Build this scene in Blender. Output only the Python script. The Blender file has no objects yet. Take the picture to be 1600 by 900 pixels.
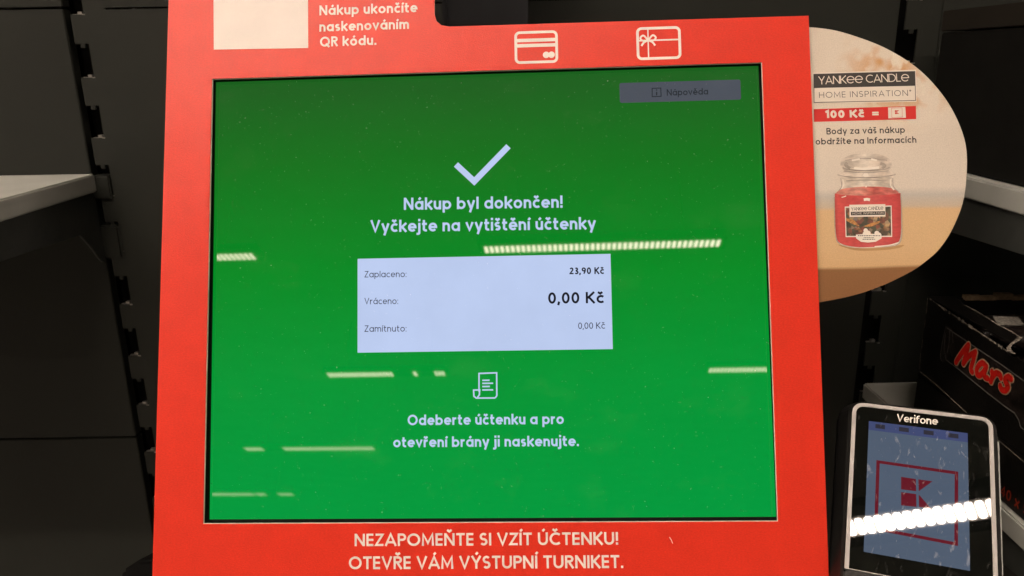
import bpy, bmesh, math, random
from mathutils import Vector, Matrix
random.seed(7)
S = bpy.context.scene
R = math.radians

# ------------------------------------------------------------------ camera, world, exposure
FPX = 1200.0                                   # focal length in pixels of the 1600 px wide photo
CAM = Vector((0.0, 0.0, 1.45))
PITCH, ROLL = R(16.4), R(-1.0)
fwd = Vector((0, math.cos(PITCH), -math.sin(PITCH)))
up = Vector((0, math.sin(PITCH), math.cos(PITCH)))
ri = Vector((1, 0, 0))
ri2 = ri * math.cos(ROLL) + up * math.sin(ROLL)
up2 = -ri * math.sin(ROLL) + up * math.cos(ROLL)
RC = Matrix((ri2, up2, -fwd)).transposed()
cam = bpy.data.cameras.new('camera')
cam.sensor_width = 36.0
cam.lens = 36.0 * FPX / 1600
cam.clip_start = 0.01
cam.clip_end = 60
cam.dof.use_dof = True
cam.dof.focus_distance = 0.475
cam.dof.aperture_fstop = 15.0
camo = bpy.data.objects.new('camera', cam)
camo.matrix_world = Matrix.Translation(CAM) @ RC.to_4x4()
S.collection.objects.link(camo)
S.camera = camo

W = bpy.data.worlds.new('World')
S.world = W
W.use_nodes = True
bg = W.node_tree.nodes['Background']
bg.inputs[0].default_value = (1.0, 0.86, 0.72, 1)
bg.inputs[1].default_value = 0.05
S.view_settings.view_transform = 'Standard'
S.view_settings.look = 'None'
S.view_settings.exposure = 0.0
S.view_settings.gamma = 1.0
S.view_settings.use_curve_mapping = False

LAMP = (1.0, 0.81, 0.66)                       # warm white of the ceiling LEDs

# ------------------------------------------------------------------ helpers
WM = {}                                        # world matrix of every parent


def tag(o, label=None, cat=None, group=None, kind=None):
    if label: o['label'] = label
    if cat: o['category'] = cat
    if group: o['group'] = group
    if kind: o['kind'] = kind
    return o


def place(o, M, parent=None):
    S.collection.objects.link(o)
    WM[o.name] = M.copy()
    o.matrix_basis = M
    if parent is not None:
        o.parent = parent
        o.matrix_parent_inverse = WM[parent.name].inverted()
    return o


def empty(name, loc, label, cat, group=None):
    o = bpy.data.objects.new(name, None)
    o.empty_display_size = 0.05
    place(o, Matrix.Translation(Vector(loc)))
    return tag(o, label, cat, group)


def meshobj(name, verts, faces, mat, M=None, parent=None, smooth=False, bevel=0):
    me = bpy.data.meshes.new(name)
    me.from_pydata([tuple(v) for v in verts], [], faces)
    me.validate()
    if bevel:
        bm = bmesh.new(); bm.from_mesh(me)
        bmesh.ops.remove_doubles(bm, verts=bm.verts, dist=1e-6)
        bmesh.ops.recalc_face_normals(bm, faces=bm.faces)
        ed = [e for e in bm.edges if len(e.link_faces) == 2 and e.calc_face_angle(0) > 0.6]
        bmesh.ops.bevel(bm, geom=ed, offset=bevel, segments=2, affect='EDGES', clamp_overlap=True)
        bm.to_mesh(me); bm.free()
    if mat: me.materials.append(mat)
    if smooth:
        for p in me.polygons: p.use_smooth = True
    o = bpy.data.objects.new(name, me)
    return place(o, M or Matrix.Identity(4), parent)


class Acc:
    """collects boxes and prisms into one mesh"""
    def __init__(s): s.v = []; s.f = []
    def box(s, x0, x1, y0, y1, z0, z1):
        b = len(s.v)
        s.v += [(x0, y0, z0), (x1, y0, z0), (x1, y1, z0), (x0, y1, z0), (x0, y0, z1), (x1, y0, z1), (x1, y1, z1), (x0, y1, z1)]
        s.f += [[b + i for i in q] for q in ((0, 3, 2, 1), (4, 5, 6, 7), (0, 1, 5, 4), (1, 2, 6, 5), (2, 3, 7, 6), (3, 0, 4, 7))]
        return s
    def prism(s, pts, w0, w1):
        """pts: list of (u, v), extruded from w0 to w1"""
        b = len(s.v); n = len(pts)
        s.v += [(p[0], p[1], w0) for p in pts] + [(p[0], p[1], w1) for p in pts]
        s.f.append([b + i for i in reversed(range(n))]); s.f.append([b + n + i for i in range(n)])
        for i in range(n):
            j = (i + 1) % n
            s.f.append([b + i, b + j, b + n + j, b + n + i])
        return s
    def quad(s, a, b_, c, d):
        b = len(s.v); s.v += [a, b_, c, d]; s.f.append([b, b + 1, b + 2, b + 3]); return s
    def poly(s, pts, w):
        b = len(s.v); s.v += [(p[0], p[1], w) for p in pts]; s.f.append(list(range(b, b + len(pts)))); return s
    def ring(s, outer, inner, w0, w1):
        """closed ring between two loops with the same number of points"""
        b = len(s.v); n = len(outer)
        for w in (w0, w1):
            s.v += [(p[0], p[1], w) for p in outer] + [(p[0], p[1], w) for p in inner]
        for i in range(n):
            j = (i + 1) % n
            s.f.append([b + 2 * n + i, b + 2 * n + j, b + 3 * n + j, b + 3 * n + i])
            s.f.append([b + i, b + n + i, b + n + j, b + j])
            s.f.append([b + i, b + j, b + 2 * n + j, b + 2 * n + i])
            s.f.append([b + n + j, b + n + i, b + 3 * n + i, b + 3 * n + j])
        return s
    def obj(s, name, mat, M=None, parent=None, **k):
        return meshobj(name, s.v, s.f, mat, M, parent, **k)


def ray(x, y):
    return RC @ Vector(((x - 800) / FPX, -(y - 450) / FPX, -1.0))


class Plane:
    """a flat thing standing in the place: origin O, right a, up b, outward n"""
    def __init__(s, O, a, b):
        s.O = Vector(O); s.a = Vector(a).normalized()
        s.n = s.a.cross(Vector(b)).normalized(); s.b = s.n.cross(s.a)
        s.M = Matrix.Translation(s.O) @ Matrix((s.a, s.b, s.n)).transposed().to_4x4()
    def uv(s, x, y, off=0.0):
        d = ray(x, y); O = s.O + s.n * off
        P = CAM + d * ((O - CAM).dot(s.n) / d.dot(s.n)) - s.O
        return (P.dot(s.a), P.dot(s.b))
    def uvs(s, pts, off=0.0): return [s.uv(x, y, off) for x, y in pts]


def rrect(x0, y0, x1, y1, r, n=6):
    P = []
    for cx, cy, a0 in ((x1 - r, y1 - r, 0), (x0 + r, y1 - r, 90), (x0 + r, y0 + r, 180), (x1 - r, y0 + r, 270)):
        for i in range(n + 1):
            a = R(a0 + 90 * i / n)
            P.append((cx + r * math.cos(a), cy + r * math.sin(a)))
    return P


def spline(pts, n=6, closed=False):
    out = []; m = len(pts)
    for i in range(m if closed else m - 1):
        p = [pts[(i + k) % m] if closed else pts[min(max(i + k, 0), m - 1)] for k in (-1, 0, 1, 2)]
        for j in range(n):
            t = j / n
            out.append(tuple(0.5 * ((2 * p[1][c]) + (-p[0][c] + p[2][c]) * t + (2 * p[0][c] - 5 * p[1][c] + 4 * p[2][c] - p[3][c]) * t * t
                       + (-p[0][c] + 3 * p[1][c] - 3 * p[2][c] + p[3][c]) * t ** 3) for c in (0, 1)))
    if not closed: out.append(tuple(pts[-1]))
    return out


# ------------------------------------------------------------------ materials
def newmat(name):
    m = bpy.data.materials.new(name); m.use_nodes = True
    nt = m.node_tree
    return m, nt, nt.nodes['Principled BSDF']


def node(nt, typ, **k):
    n = nt.nodes.new(typ)
    for a, v in k.items():
        if a in n.inputs and not hasattr(n, a): n.inputs[a].default_value = v
        else: setattr(n, a, v)
    return n


def noise(nt, co, scale, detail=4, rough=0.55):
    n = nt.nodes.new('ShaderNodeTexNoise')
    n.inputs['Scale'].default_value = scale; n.inputs['Detail'].default_value = detail; n.inputs['Roughness'].default_value = rough
    nt.links.new(co, n.inputs['Vector'])
    return n.outputs['Fac']


def ramp(nt, fac, stops, interp='LINEAR'):
    r = nt.nodes.new('ShaderNodeValToRGB'); cr = r.color_ramp; cr.interpolation = interp
    while len(cr.elements) < len(stops): cr.elements.new(0.5)
    for e, (p, c) in zip(cr.elements, stops):
        e.position = p; e.color = (*c, 1) if len(c) == 3 else c
    nt.links.new(fac, r.inputs['Fac'])
    return r.outputs['Color']


def mul(nt, a, k, add=0.0):
    n = nt.nodes.new('ShaderNodeMath'); n.operation = 'MULTIPLY_ADD'
    nt.links.new(a, n.inputs[0]); n.inputs[1].default_value = k; n.inputs[2].default_value = add
    return n.outputs[0]


def stretch(nt, sc):
    tc = nt.nodes.new('ShaderNodeTexCoord'); mp = nt.nodes.new('ShaderNodeMapping')
    nt.links.new(tc.outputs['Object'], mp.inputs['Vector']); mp.inputs['Scale'].default_value = sc
    return mp.outputs['Vector']


def mixc(nt, fac, a, b, mode='MIX'):
    n = nt.nodes.new('ShaderNodeMix'); n.data_type = 'RGBA'; n.blend_type = mode
    for s, v in ((n.inputs[0], fac), (n.inputs[6], a), (n.inputs[7], b)):
        if hasattr(v, 'is_linked') or hasattr(v, 'links'): nt.links.new(v, s)
        else: s.default_value = v if isinstance(v, (int, float)) else (*v, 1)
    return n.outputs[2]


def surf(name, col, rough=0.5, spec=0.5, var=0.12, vscale=40, bump=0.0, bscale=900, bstretch=(1, 1, 1), metal=0.0, dust=0.0, rvar=0.15, grain=0.0):
    m, nt, p = newmat(name)
    co = stretch(nt, (1, 1, 1))
    f = noise(nt, co, vscale, 5)
    c0 = tuple(max(0, c * (1 - var)) for c in col); c1 = tuple(min(1, c * (1 + var)) for c in col)
    c = ramp(nt, f, [(0.3, c0), (0.7, c1)])
    if grain:
        c = mixc(nt, 1.0, c, ramp(nt, noise(nt, stretch(nt, (.7, 1.4, 1)), 1100, 2), [(.3, (1 - grain,) * 3), (.7, (1 + grain * .6,) * 3)]), 'MULTIPLY')
    if dust:
        d = noise(nt, co, 420, 3, 0.7)
        dm = ramp(nt, d, [(0.69, (0, 0, 0)), (0.76, (dust, dust, dust))])
        c = mixc(nt, dm, c, (0.32, 0.30, 0.27))
    nt.links.new(c, p.inputs['Base Color'])
    r = noise(nt, co, vscale * 0.7, 4)
    nt.links.new(mul(nt, r, rough * rvar * 2, rough * (1 - rvar)), p.inputs['Roughness'])
    p.inputs['Specular IOR Level'].default_value = spec
    p.inputs['Metallic'].default_value = metal
    if bump:
        b = nt.nodes.new('ShaderNodeBump'); b.inputs['Strength'].default_value = bump; b.inputs['Distance'].default_value = 0.0004
        nt.links.new(noise(nt, stretch(nt, bstretch), bscale, 3, 0.6), b.inputs['Height'])
        nt.links.new(b.outputs['Normal'], p.inputs['Normal'])
    return m


def display(name, col, grad=None, rough=0.018, dust=0.28, strength=1.0, scratch=0.0, spec=0.5):
    """a lit screen pixel colour behind a dusty, slightly satin pane"""
    m, nt, p = newmat(name)
    co = stretch(nt, (1, 1, 1))
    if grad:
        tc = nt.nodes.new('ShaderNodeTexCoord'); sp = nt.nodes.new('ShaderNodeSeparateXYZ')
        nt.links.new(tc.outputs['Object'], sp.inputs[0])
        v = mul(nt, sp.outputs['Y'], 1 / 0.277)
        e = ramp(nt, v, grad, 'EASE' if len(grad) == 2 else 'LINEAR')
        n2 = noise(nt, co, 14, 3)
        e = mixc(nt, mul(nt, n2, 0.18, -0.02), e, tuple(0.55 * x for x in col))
    else:
        n2 = noise(nt, co, 30, 3)
        e = ramp(nt, n2, [(0.3, tuple(c * 0.96 for c in col)), (0.7, tuple(c * 1.03 for c in col))])
    nt.links.new(e, p.inputs['Emission Color'])
    p.inputs['Emission Strength'].default_value = strength
    d = noise(nt, co, 700, 2, 0.8)
    dm = ramp(nt, d, [(0.70, (0.002, 0.0025, 0.002)), (0.78, (dust, dust, dust))])
    sm = noise(nt, stretch(nt, (1, 1.6, 1)), 22, 6, 0.65)
    haze = ramp(nt, sm, [(0.56, (0, 0, 0)), (0.74, (0.010, 0.011, 0.009))])
    c = mixc(nt, 1.0, dm, haze, 'ADD')
    if scratch:
        vo = nt.nodes.new('ShaderNodeTexNoise'); vo.inputs['Scale'].default_value = 120; vo.inputs['Detail'].default_value = 5
        vo.inputs['Distortion'].default_value = 2.5
        nt.links.new(stretch(nt, (1, .35, 1)), vo.inputs['Vector'])
        sc = ramp(nt, vo.outputs['Fac'], [(0.60, (0, 0, 0)), (0.72, (scratch, scratch, scratch))])
        c = mixc(nt, 1.0, c, sc, 'ADD')
    nt.links.new(c, p.inputs['Base Color'])
    nt.links.new(mul(nt, sm, rough * 0.8, rough * 0.6), p.inputs['Roughness'])
    p.inputs['Specular IOR Level'].default_value = spec
    return m


def emitter(name, col, k):
    m, nt, p = newmat(name)
    p.inputs['Base Color'].default_value = (0.8, 0.8, 0.8, 1)
    p.inputs['Emission Color'].default_value = (*col, 1)
    p.inputs['Emission Strength'].default_value = k
    return m


RED = (0.80, 0.043, 0.021)
m_red = surf('red_print', RED, 0.32, 0.31, var=0.04, vscale=60, bump=0.35, grain=.09, bscale=1500, bstretch=(1, 1.0, 1), dust=0.18)
m_foam = surf('board_core', (0.78, 0.72, 0.66), 0.7, 0.3)
m_white_print = surf('white_print', (0.90, 0.83, 0.78), 0.45, 0.4, var=0.03, bump=0.6, bscale=1500)
m_black = surf('black_bezel', (0.008, 0.008, 0.008), 0.25, 0.4, dust=0.2)
m_deep = surf('deep_black', (0.003, 0.003, 0.003), 0.8, 0.1)
m_body = surf('kiosk_body', (0.02, 0.02, 0.021), 0.5, 0.4)
m_panel = surf('grey_powder_panel', (0.0200, 0.0220, 0.0188), 0.5, 0.25, var=0.10, vscale=9, bump=0.25, bscale=1400, dust=0.05)
m_shelf = surf('light_grey_powder', (0.49, 0.51, 0.48), 0.5, 0.4, var=0.06, vscale=30, bump=0.2, bscale=1400, dust=0.1)
m_bracket = surf('bracket_grey', (0.050, 0.054, 0.051), 0.5, 0.4, var=0.15, bump=0.2)
m_metal = surf('bare_metal', (0.45, 0.43, 0.40), 0.35, 0.5, metal=0.8)

# ------------------------------------------------------------------ stroke lettering
def arc(cx, cy, rx, ry, a0, a1, n=None):
    n = n or max(3, int(abs(a1 - a0) / 15))
    return [(cx + rx * math.cos(R(a0 + (a1 - a0) * i / n)), cy + ry * math.sin(R(a0 + (a1 - a0) * i / n))) for i in range(n + 1)]


XH = 0.72
ACC = {'á': ('a', 1), 'é': ('e', 1), 'í': ('ı', 1), 'ó': ('o', 1), 'ú': ('u', 1), 'ý': ('y', 1), 'č': ('c', 2), 'ě': ('e', 2), 'ň': ('n', 2),
       'ř': ('r', 2), 'š': ('s', 2), 'ž': ('z', 2), 'ō': ('o', 3),
       'Á': ('A', 1), 'Í': ('I', 1), 'Ú': ('U', 1), 'Ý': ('Y', 1), 'Č': ('C', 2), 'Ň': ('N', 2), 'Ř': ('R', 2)}


def sshape(W_, H, h):
    r = (H - 2 * h) / 4; cx = W_ / 2; rx = W_ / 2 - h
    return arc(cx, H - h - r, rx, r, 35, 270, 12) + arc(cx, h + r, rx, r, 90, -145, 12)[1:]


def glyph(ch, w):
    """returns advance width and a list of strokes (points); closed strokes repeat nothing and are flagged"""
    h = w / 2; X = XH; r = X / 2; q = r - h
    if ch in ACC:
        b, k = ACC[ch]; W_, st = glyph(b, w); c = W_ / 2; y = (X if b.islower() or b == 'ı' else 1.0) + 0.10
        if k == 1: st = st + [([(c - 0.03, y), (c + 0.13, y + 0.17)], 0)]
        elif k == 2: st = st + [([(c - 0.17, y + 0.16), (c, y + 0.03), (c + 0.17, y + 0.16)], 0)]
        return W_, st
    dot = [(0, 0)]
    C_ = lambda cx: (arc(cx, r, q, q, 0, 360, 24)[:-1], 1)
    if ch == ' ': return 0.28, []
    if ch == 'a': return 2 * r, [C_(r), ([(2 * r - h, 0), (2 * r - h, X)], 0)]
    if ch == 'b': return 2 * r, [C_(r), ([(h, 0), (h, 1)], 0)]
    if ch == 'd': return 2 * r, [C_(r), ([(2 * r - h, 0), (2 * r - h, 1)], 0)]
    if ch == 'p': return 2 * r, [C_(r), ([(h, -.27), (h, X)], 0)]
    if ch == 'g': return 2 * r, [C_(r), ([(2 * r - h, X)] + arc(r, -.27 + r - .02, q, r - h, 0, -150), 0)]
    if ch == 'o': return 2 * r, [C_(r)]
    if ch == 'c': return 2 * r * .82, [(arc(r, r, q, q, 48, 312), 0)]
    if ch == 'e': return 2 * r * .97, [([(h, r)] + [(2 * r - h, r)] + arc(r, r, q, q, 12, 318)[0:], 0)]
    if ch == 'f': return .42, [([(.17, 0), (.17, 1 - .2)] + arc(.17 + .17, .8 - 0, .17, .2 - h, 180, 90)[1:] + [(.44, 1 - h)], 0), ([(0, X - h), (.40, X - h)], 0)]
    if ch == 'h': return X * .86, [([(h, 0), (h, 1)], 0), ([(X * .86 - h, 0)] + arc(X * .43, X * .57, X * .43 - h, X * .43 - h, 0, 175), 0)]
    if ch == 'n': return X * .86, [([(h, 0), (h, X)], 0), ([(X * .86 - h, 0)] + arc(X * .43, X * .57, X * .43 - h, X * .43 - h, 0, 175), 0)]
    if ch == 'm':
        a = X * .40; return 4 * a - w, [([(h, 0), (h, X)], 0), ([(2 * a - h, 0)] + arc(a, X - a, a - h, a - h, 0, 175), 0),
                                    ([(4 * a - w - h, 0)] + arc(3 * a - w, X - a, a - h, a - h, 0, 175), 0)]
    if ch == 'u': return X * .86, [([(X * .86 - h, 0), (X * .86 - h, X)], 0), ([(h, X)] + arc(X * .43, X * .43, X * .43 - h, X * .43 - h, 180, 355), 0)]
    if ch == 'ı': return w, [([(h, 0), (h, X)], 0)]
    if ch == 'i': return w, [([(h, 0), (h, X)], 0), ([(h, X + .13), (h, X + .13 + w * 1.05)], 0)]
    if ch == 'j': return w + .04, [([(h + .04, X), (h + .04, -.10)] + arc(h - .08, -.10, .12, .17 - h, 0, -90)[1:] + [(-.10, -.27 + h)], 0), ([(h + .04, X + .13), (h + .04, X + .13 + w * 1.05)], 0)]
    if ch == 'k': return .62, [([(h, 0), (h, 1)], 0), ([(.60, X), (h + .06, X * .46)], 0), ([(h + .14, X * .58), (.60, 0)], 0)]
    if ch == 'l': return w, [([(h, 0), (h, 1)], 0)]
    if ch == 'r': return .42, [([(h, 0), (h, X)], 0), (arc(.36, X * .52, .36 - h, X * .48 - h, 175, 82), 0)]
    if ch == 's': return .50, [(sshape(.50, X, h), 0)]
    if ch == 't': return .44, [([(.17, .95), (.17, .2)] + arc(.17 + .18, .2, .18, .2 - h, 180, 275)[1:] + [(.42, h + .01)], 0), ([(0, X - h), (.42, X - h)], 0)]
    if ch == 'v': return .64, [([(.03 + h * .3, X), (.32, h * .9), (.61 - h * .3, X)], 0)]
    if ch == 'x': return .60, [([(.05, 0), (.55, X)], 0), ([(.05, X), (.55, 0)], 0)]
    if ch == 'y': return .66, [([(.04 + h * .3, X), (.34, .03)], 0), ([(.62 - h * .3, X), (.24, -.27)], 0)]
    if ch == 'z': return .54, [([(.03, X - h), (.50 - h * .4, X - h), (.04 + h * .4, h), (.52, h)], 0)]
    if ch == 'A': return .86, [([(.04, 0), (.43, 1 - h * .6), (.82, 0)], 0), ([(.20, .30), (.66, .30)], 0)]
    if ch == 'B': return .64, [([(h, 0), (h, 1)], 0), ([(h, 1 - h), (.36, 1 - h)] + arc(.36, .74, .22, .26 - h, 90, -90)[1:] + [(h, .48)], 0),
                               ([(.36, .50)] + arc(.38, .26, .26 - h * .4, .26 - h * .6, 90, -90) + [(h, h)], 0)]
    if ch == 'C': return .84, [(arc(.50, .5, .5 - h, .5 - h, 48, 312), 0)]
    if ch == 'D': return .84, [([(h, h), (.34, h)] + arc(.34, .5, .5 - h, .5 - h, -90, 90)[1:] + [(h, 1 - h)], 0), ([(h, 0), (h, 1)], 0)]
    if ch == 'E': return .56, [([(h, 0), (h, 1)], 0)] + [([(h, y), (.54, y)], 0) for y in (h, .5, 1 - h)]
    if ch == 'F': return .54, [([(h, 0), (h, 1)], 0)] + [([(h, y), (.52, y)], 0) for y in (.5, 1 - h)]
    if ch == 'H': return .76, [([(h, 0), (h, 1)], 0), ([(.76 - h, 0), (.76 - h, 1)], 0), ([(h, .5), (.76 - h, .5)], 0)]
    if ch == 'I': return w, [([(h, 0), (h, 1)], 0)]
    if ch == 'K': return .70, [([(h, 0), (h, 1)], 0), ([(.66, 1), (h + .06, .46)], 0), ([(h + .14, .56), (.68, 0)], 0)]
    if ch == 'L': return .54, [([(h, 1), (h, h), (.52, h)], 0)]
    if ch == 'M': return .94, [([(h, 0), (h + .03, 1 - h * .8), (.47, .22), (.94 - h - .03, 1 - h * .8), (.94 - h, 0)], 0)]
    if ch == 'N': return .80, [([(h, 0), (h, 1)], 0), ([(.80 - h, 0), (.80 - h, 1)], 0), ([(h + .02, 1 - h * .7), (.78 - h, h * .7)], 0)]
    if ch == 'O': return 1.0, [(arc(.5, .5, .5 - h, .5 - h, 0, 360, 28)[:-1], 1)]
    if ch == 'P': return .62, [([(h, 0), (h, 1)], 0), ([(h, 1 - h), (.34, 1 - h)] + arc(.34, .70, .27 - h * .5, .30 - h, 90, -90)[1:] + [(h, .40 + h)], 0)]
    if ch == 'Q': return 1.0, [(arc(.5, .5, .5 - h, .5 - h, 0, 360, 28)[:-1], 1), ([(.60, .30), (.94, -.06)], 0)]
    if ch == 'R': return .66, [([(h, 0), (h, 1)], 0), ([(h, 1 - h), (.34, 1 - h)] + arc(.34, .72, .27 - h * .5, .28 - h, 90, -90)[1:] + [(h, .44 + h)], 0), ([(.32, .46), (.62, 0)], 0)]
    if ch == 'S': return .60, [(sshape(.60, 1, h), 0)]
    if ch == 'T': return .66, [([(0, 1 - h), (.66, 1 - h)], 0), ([(.33, 0), (.33, 1 - h)], 0)]
    if ch == 'U': return .76, [([(h, 1)] + arc(.38, .38, .38 - h, .38 - h, 180, 360) + [(.76 - h, 1)], 0)]
    if ch == 'V': return .80, [([(.03 + h * .3, 1), (.40, h * .9), (.77 - h * .3, 1)], 0)]
    if ch == 'Y': return .76, [([(.03 + h * .3, 1), (.38, .44), (.73 - h * .3, 1)], 0), ([(.38, 0), (.38, .46)], 0)]
    if ch == 'Z': return .66, [([(.04, 1 - h), (.62 - h * .4, 1 - h), (.04 + h * .4, h), (.64, h)], 0)]
    if ch == '€': return .92, [([(h, .46), (.90 - h, .46)] + arc(.46, .46, .46 - h, .46 - h, 8, 318), 0)]   # the large round e of the shop lettering
    if ch == '0': return .62, [(arc(.31, .5, .31 - h, .5 - h, 0, 360, 24)[:-1], 1)]
    if ch == '1': return .40, [([(.30, 0), (.30, 1 - h * .4), (.06, .80)], 0)]
    if ch == '2': return .60, [(arc(.29, .70, .28 - h, .30 - h, 165, -30) + [(.08, h), (.58, h)], 0)]
    if ch == '3': return .58, [(arc(.27, .74, .25 - h, .26 - h, 150, -90) + [(.22, .48)], 0), ([(.22, .50)] + arc(.28, .27, .28 - h * .8, .27 - h * .9, 90, -150), 0)]
    if ch == '4': return .66, [([(.48, 0), (.48, 1 - h * .7), (.06, .28), (.64, .28)], 0)]
    if ch == '5': return .58, [([(.52, 1 - h), (.14, 1 - h), (.10, .56)] + arc(.27, .32, .29 - h, .32 - h, 115, -150), 0)]
    if ch == '9': return .62, [(arc(.31, .69, .31 - h, .31 - h, 0, 360, 20)[:-1], 1), ([(.62 - h, .69)] + arc(.20, .69, .42 - h, .69 - h * .6, -5, -75)[1:], 0)]
    if ch == '!': return w, [([(h, .30), (h, 1)], 0), ([(h, 0), (h, w * 1.05)], 0)]
    if ch == '.': return w, [([(h, 0), (h, w * 1.05)], 0)]
    if ch == ',': return w, [([(h + .02, w), (h - .06, -.14)], 0)]
    if ch == ':': return w, [([(h, 0), (h, w * 1.1)], 0), ([(h, .55), (h, .55 + w * 1.1)], 0)]
    if ch == '=': return .56, [([(0, .36), (.56, .36)], 0), ([(0, .64), (.56, .64)], 0)]
    if ch == '®': return .26, [(arc(.13, .88, .10, .10, 0, 360, 10)[:-1], 1)]
    raise ValueError(ch)


def stroke(acc, pts, closed, hw, z, cap=False):
    P = [Vector(p) for p in pts]; Q = []
    for p in P:
        if not Q or (p - Q[-1]).length > 1e-7: Q.append(p)
    P = Q
    n = len(P); L = []; Rr = []
    for i in range(n):
        a = P[i - 1] if (i > 0 or closed) else None
        b = P[(i + 1) % n] if (i < n - 1 or closed) else None
        d0 = (P[i] - a).normalized() if a is not None else None
        d1 = (b - P[i]).normalized() if b is not None else None
        d0 = d0 or d1; d1 = d1 or d0
        n0 = Vector((-d0.y, d0.x)); n1 = Vector((-d1.y, d1.x))
        m = n0 + n1
        if m.length < 1e-3: m = n0.copy()
        m.normalize(); k = min(1 / max(m.dot(n0), 0.3), 1.9)
        L.append(P[i] + m * hw * k); Rr.append(P[i] - m * hw * k)
    b0 = len(acc.v)
    for l, r_ in zip(L, Rr): acc.v += [(l.x, l.y, z), (r_.x, r_.y, z)]
    for i in range(n if closed else n - 1):
        j = (i + 1) % n
        acc.f.append([b0 + 2 * i + 1, b0 + 2 * j + 1, b0 + 2 * j, b0 + 2 * i])
    if cap:
        for p, zz in ((P[0], 2e-6), (P[-1], 4e-6)):
            b0 = len(acc.v)
            acc.v += [(p.x + hw * math.cos(R(a)), p.y + hw * math.sin(R(a)), z + zz) for a in range(0, 360, 30)]
            acc.f.append(list(range(b0, b0 + 12)))


def lettering(s, pl, p0, p1, cap_px, wt, mat, off, parent, shear=0.0, gap=0.13, rnd=False, grow=0.0, name='lettering', label=None, y_up=None):
    """writes s on plane pl so that it runs from photo point p0 to p1 along its base line"""
    a = Vector(pl.uv(*p0, off)); b = Vector(pl.uv(*p1, off))
    ux = (b - a).normalized(); uy = Vector((-ux.y, ux.x))
    c = Vector(pl.uv(p0[0], p0[1] - cap_px, off))
    sy = (c - a).length if y_up is None else y_up
    x = 0; G = []
    for ch in s:
        w_, st = glyph(ch, wt); G.append((x, st)); x += w_ + (gap if ch != ' ' else gap * .6)
    x -= gap
    sx = (b - a).length / x
    acc = Acc(); k = 0
    for gx, st in G:
        for pts, closed in st:
            Q = [a + ux * ((gx + px + shear * py) * sx) + uy * (py * sy) for px, py in pts]
            stroke(acc, Q, closed, wt / 2 * (sx + sy) / 2 + grow, off + (k % 7) * 8e-6, rnd); k += 1
    o = acc.obj(name, mat, pl.M, parent)
    if label: o['label'] = label
    return o


def pxpoly(pl, pts, off, mat, name, parent, smooth_n=0, thick=0.0, closed_spline=False, label=None):
    P = spline(pts, smooth_n, True) if closed_spline else pts
    U = pl.uvs(P, off)
    ar = sum(U[i][0] * U[(i + 1) % len(U)][1] - U[(i + 1) % len(U)][0] * U[i][1] for i in range(len(U)))
    if ar < 0: U = U[::-1]
    acc = Acc()
    if thick: acc.prism(U, off - thick, off)
    else: acc.poly(U, off)
    o = acc.obj(name, mat, pl.M, parent)
    if label: o['label'] = label
    return o


# ------------------------------------------------------------------ the hall: floor, ceiling, lamps
m_floor = surf('floor_tile', (0.30, 0.28, 0.25), 0.4, 0.5, vscale=3)
m_ceil = surf('ceiling_white', (0.62, 0.60, 0.56), 0.8, 0.2, vscale=2)
a = Acc().box(-14, 14, -20, 9, -0.05, 0); tag(a.obj('floor', m_floor), kind='structure')
a = Acc().box(-14, 14, -20, 9, 3.95, 4.0); tag(a.obj('ceiling', m_ceil), kind='structure')

m_house = surf('lamp_housing', (0.06, 0.06, 0.06), 0.4, 0.4)
LZ = 3.4


def luminaire(segs, y, k, label, width=0.085, pitch=0.0335, gap=.19):
    x0 = min(s[0] for s in segs); x1 = max(s[1] for s in segs)
    t = empty('ceiling_light', ((x0 + x1) / 2, y, LZ), label, 'ceiling light', 'linear ceiling lights')
    A = Acc()
    A.box(x0 - .03, x1 + .03, y - .08, y + .08, LZ + .012, LZ + .07)
    A.obj('housing', m_house, parent=t)
    L = Acc()
    for s0, s1 in segs:
        n = max(1, round((s1 - s0) / pitch)); p = (s1 - s0) / n
        for i in range(n):
            xa, xb = s0 + p * i + p * gap, s0 + p * (i + 1) - p * gap; e = min((xb - xa) * .30, width * .3); y0, y1 = y - width / 2, y + width / 2
            L.prism([(xa, y0 + e), (xa + e * .3, y0 + e * .3), (xa + e, y0), (xb - e, y0), (xb - e * .3, y0 + e * .3), (xb, y0 + e),
                     (xb, y1 - e), (xb - e * .3, y1 - e * .3), (xb - e, y1), (xa + e, y1), (xa + e * .3, y1 - e * .3), (xa, y1 - e)], LZ + .0085, LZ + .0118)
    tag(L.obj('lens_strip', emitter('led_lens', LAMP, k), parent=t), kind='stuff')
    D_ = Acc()
    for s0, s1 in segs: D_.box(s0 - .004, s1 + .004, y - width * .62, y + width * .62, LZ + .0100, LZ + .0119)
    tag(D_.obj('halo_strip', emitter('led_halo', LAMP, k * .010), parent=t), kind='stuff')  # faint glowing strip added behind the lenses for a soft halo
    for xx in (x0 + .15 * (x1 - x0), x1 - .15 * (x1 - x0)):
        Acc().box(xx - .004, xx + .004, y - .004, y + .004, LZ + .0702, 3.9498).obj('hanger_rod', m_metal, parent=t)
    return t


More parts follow.
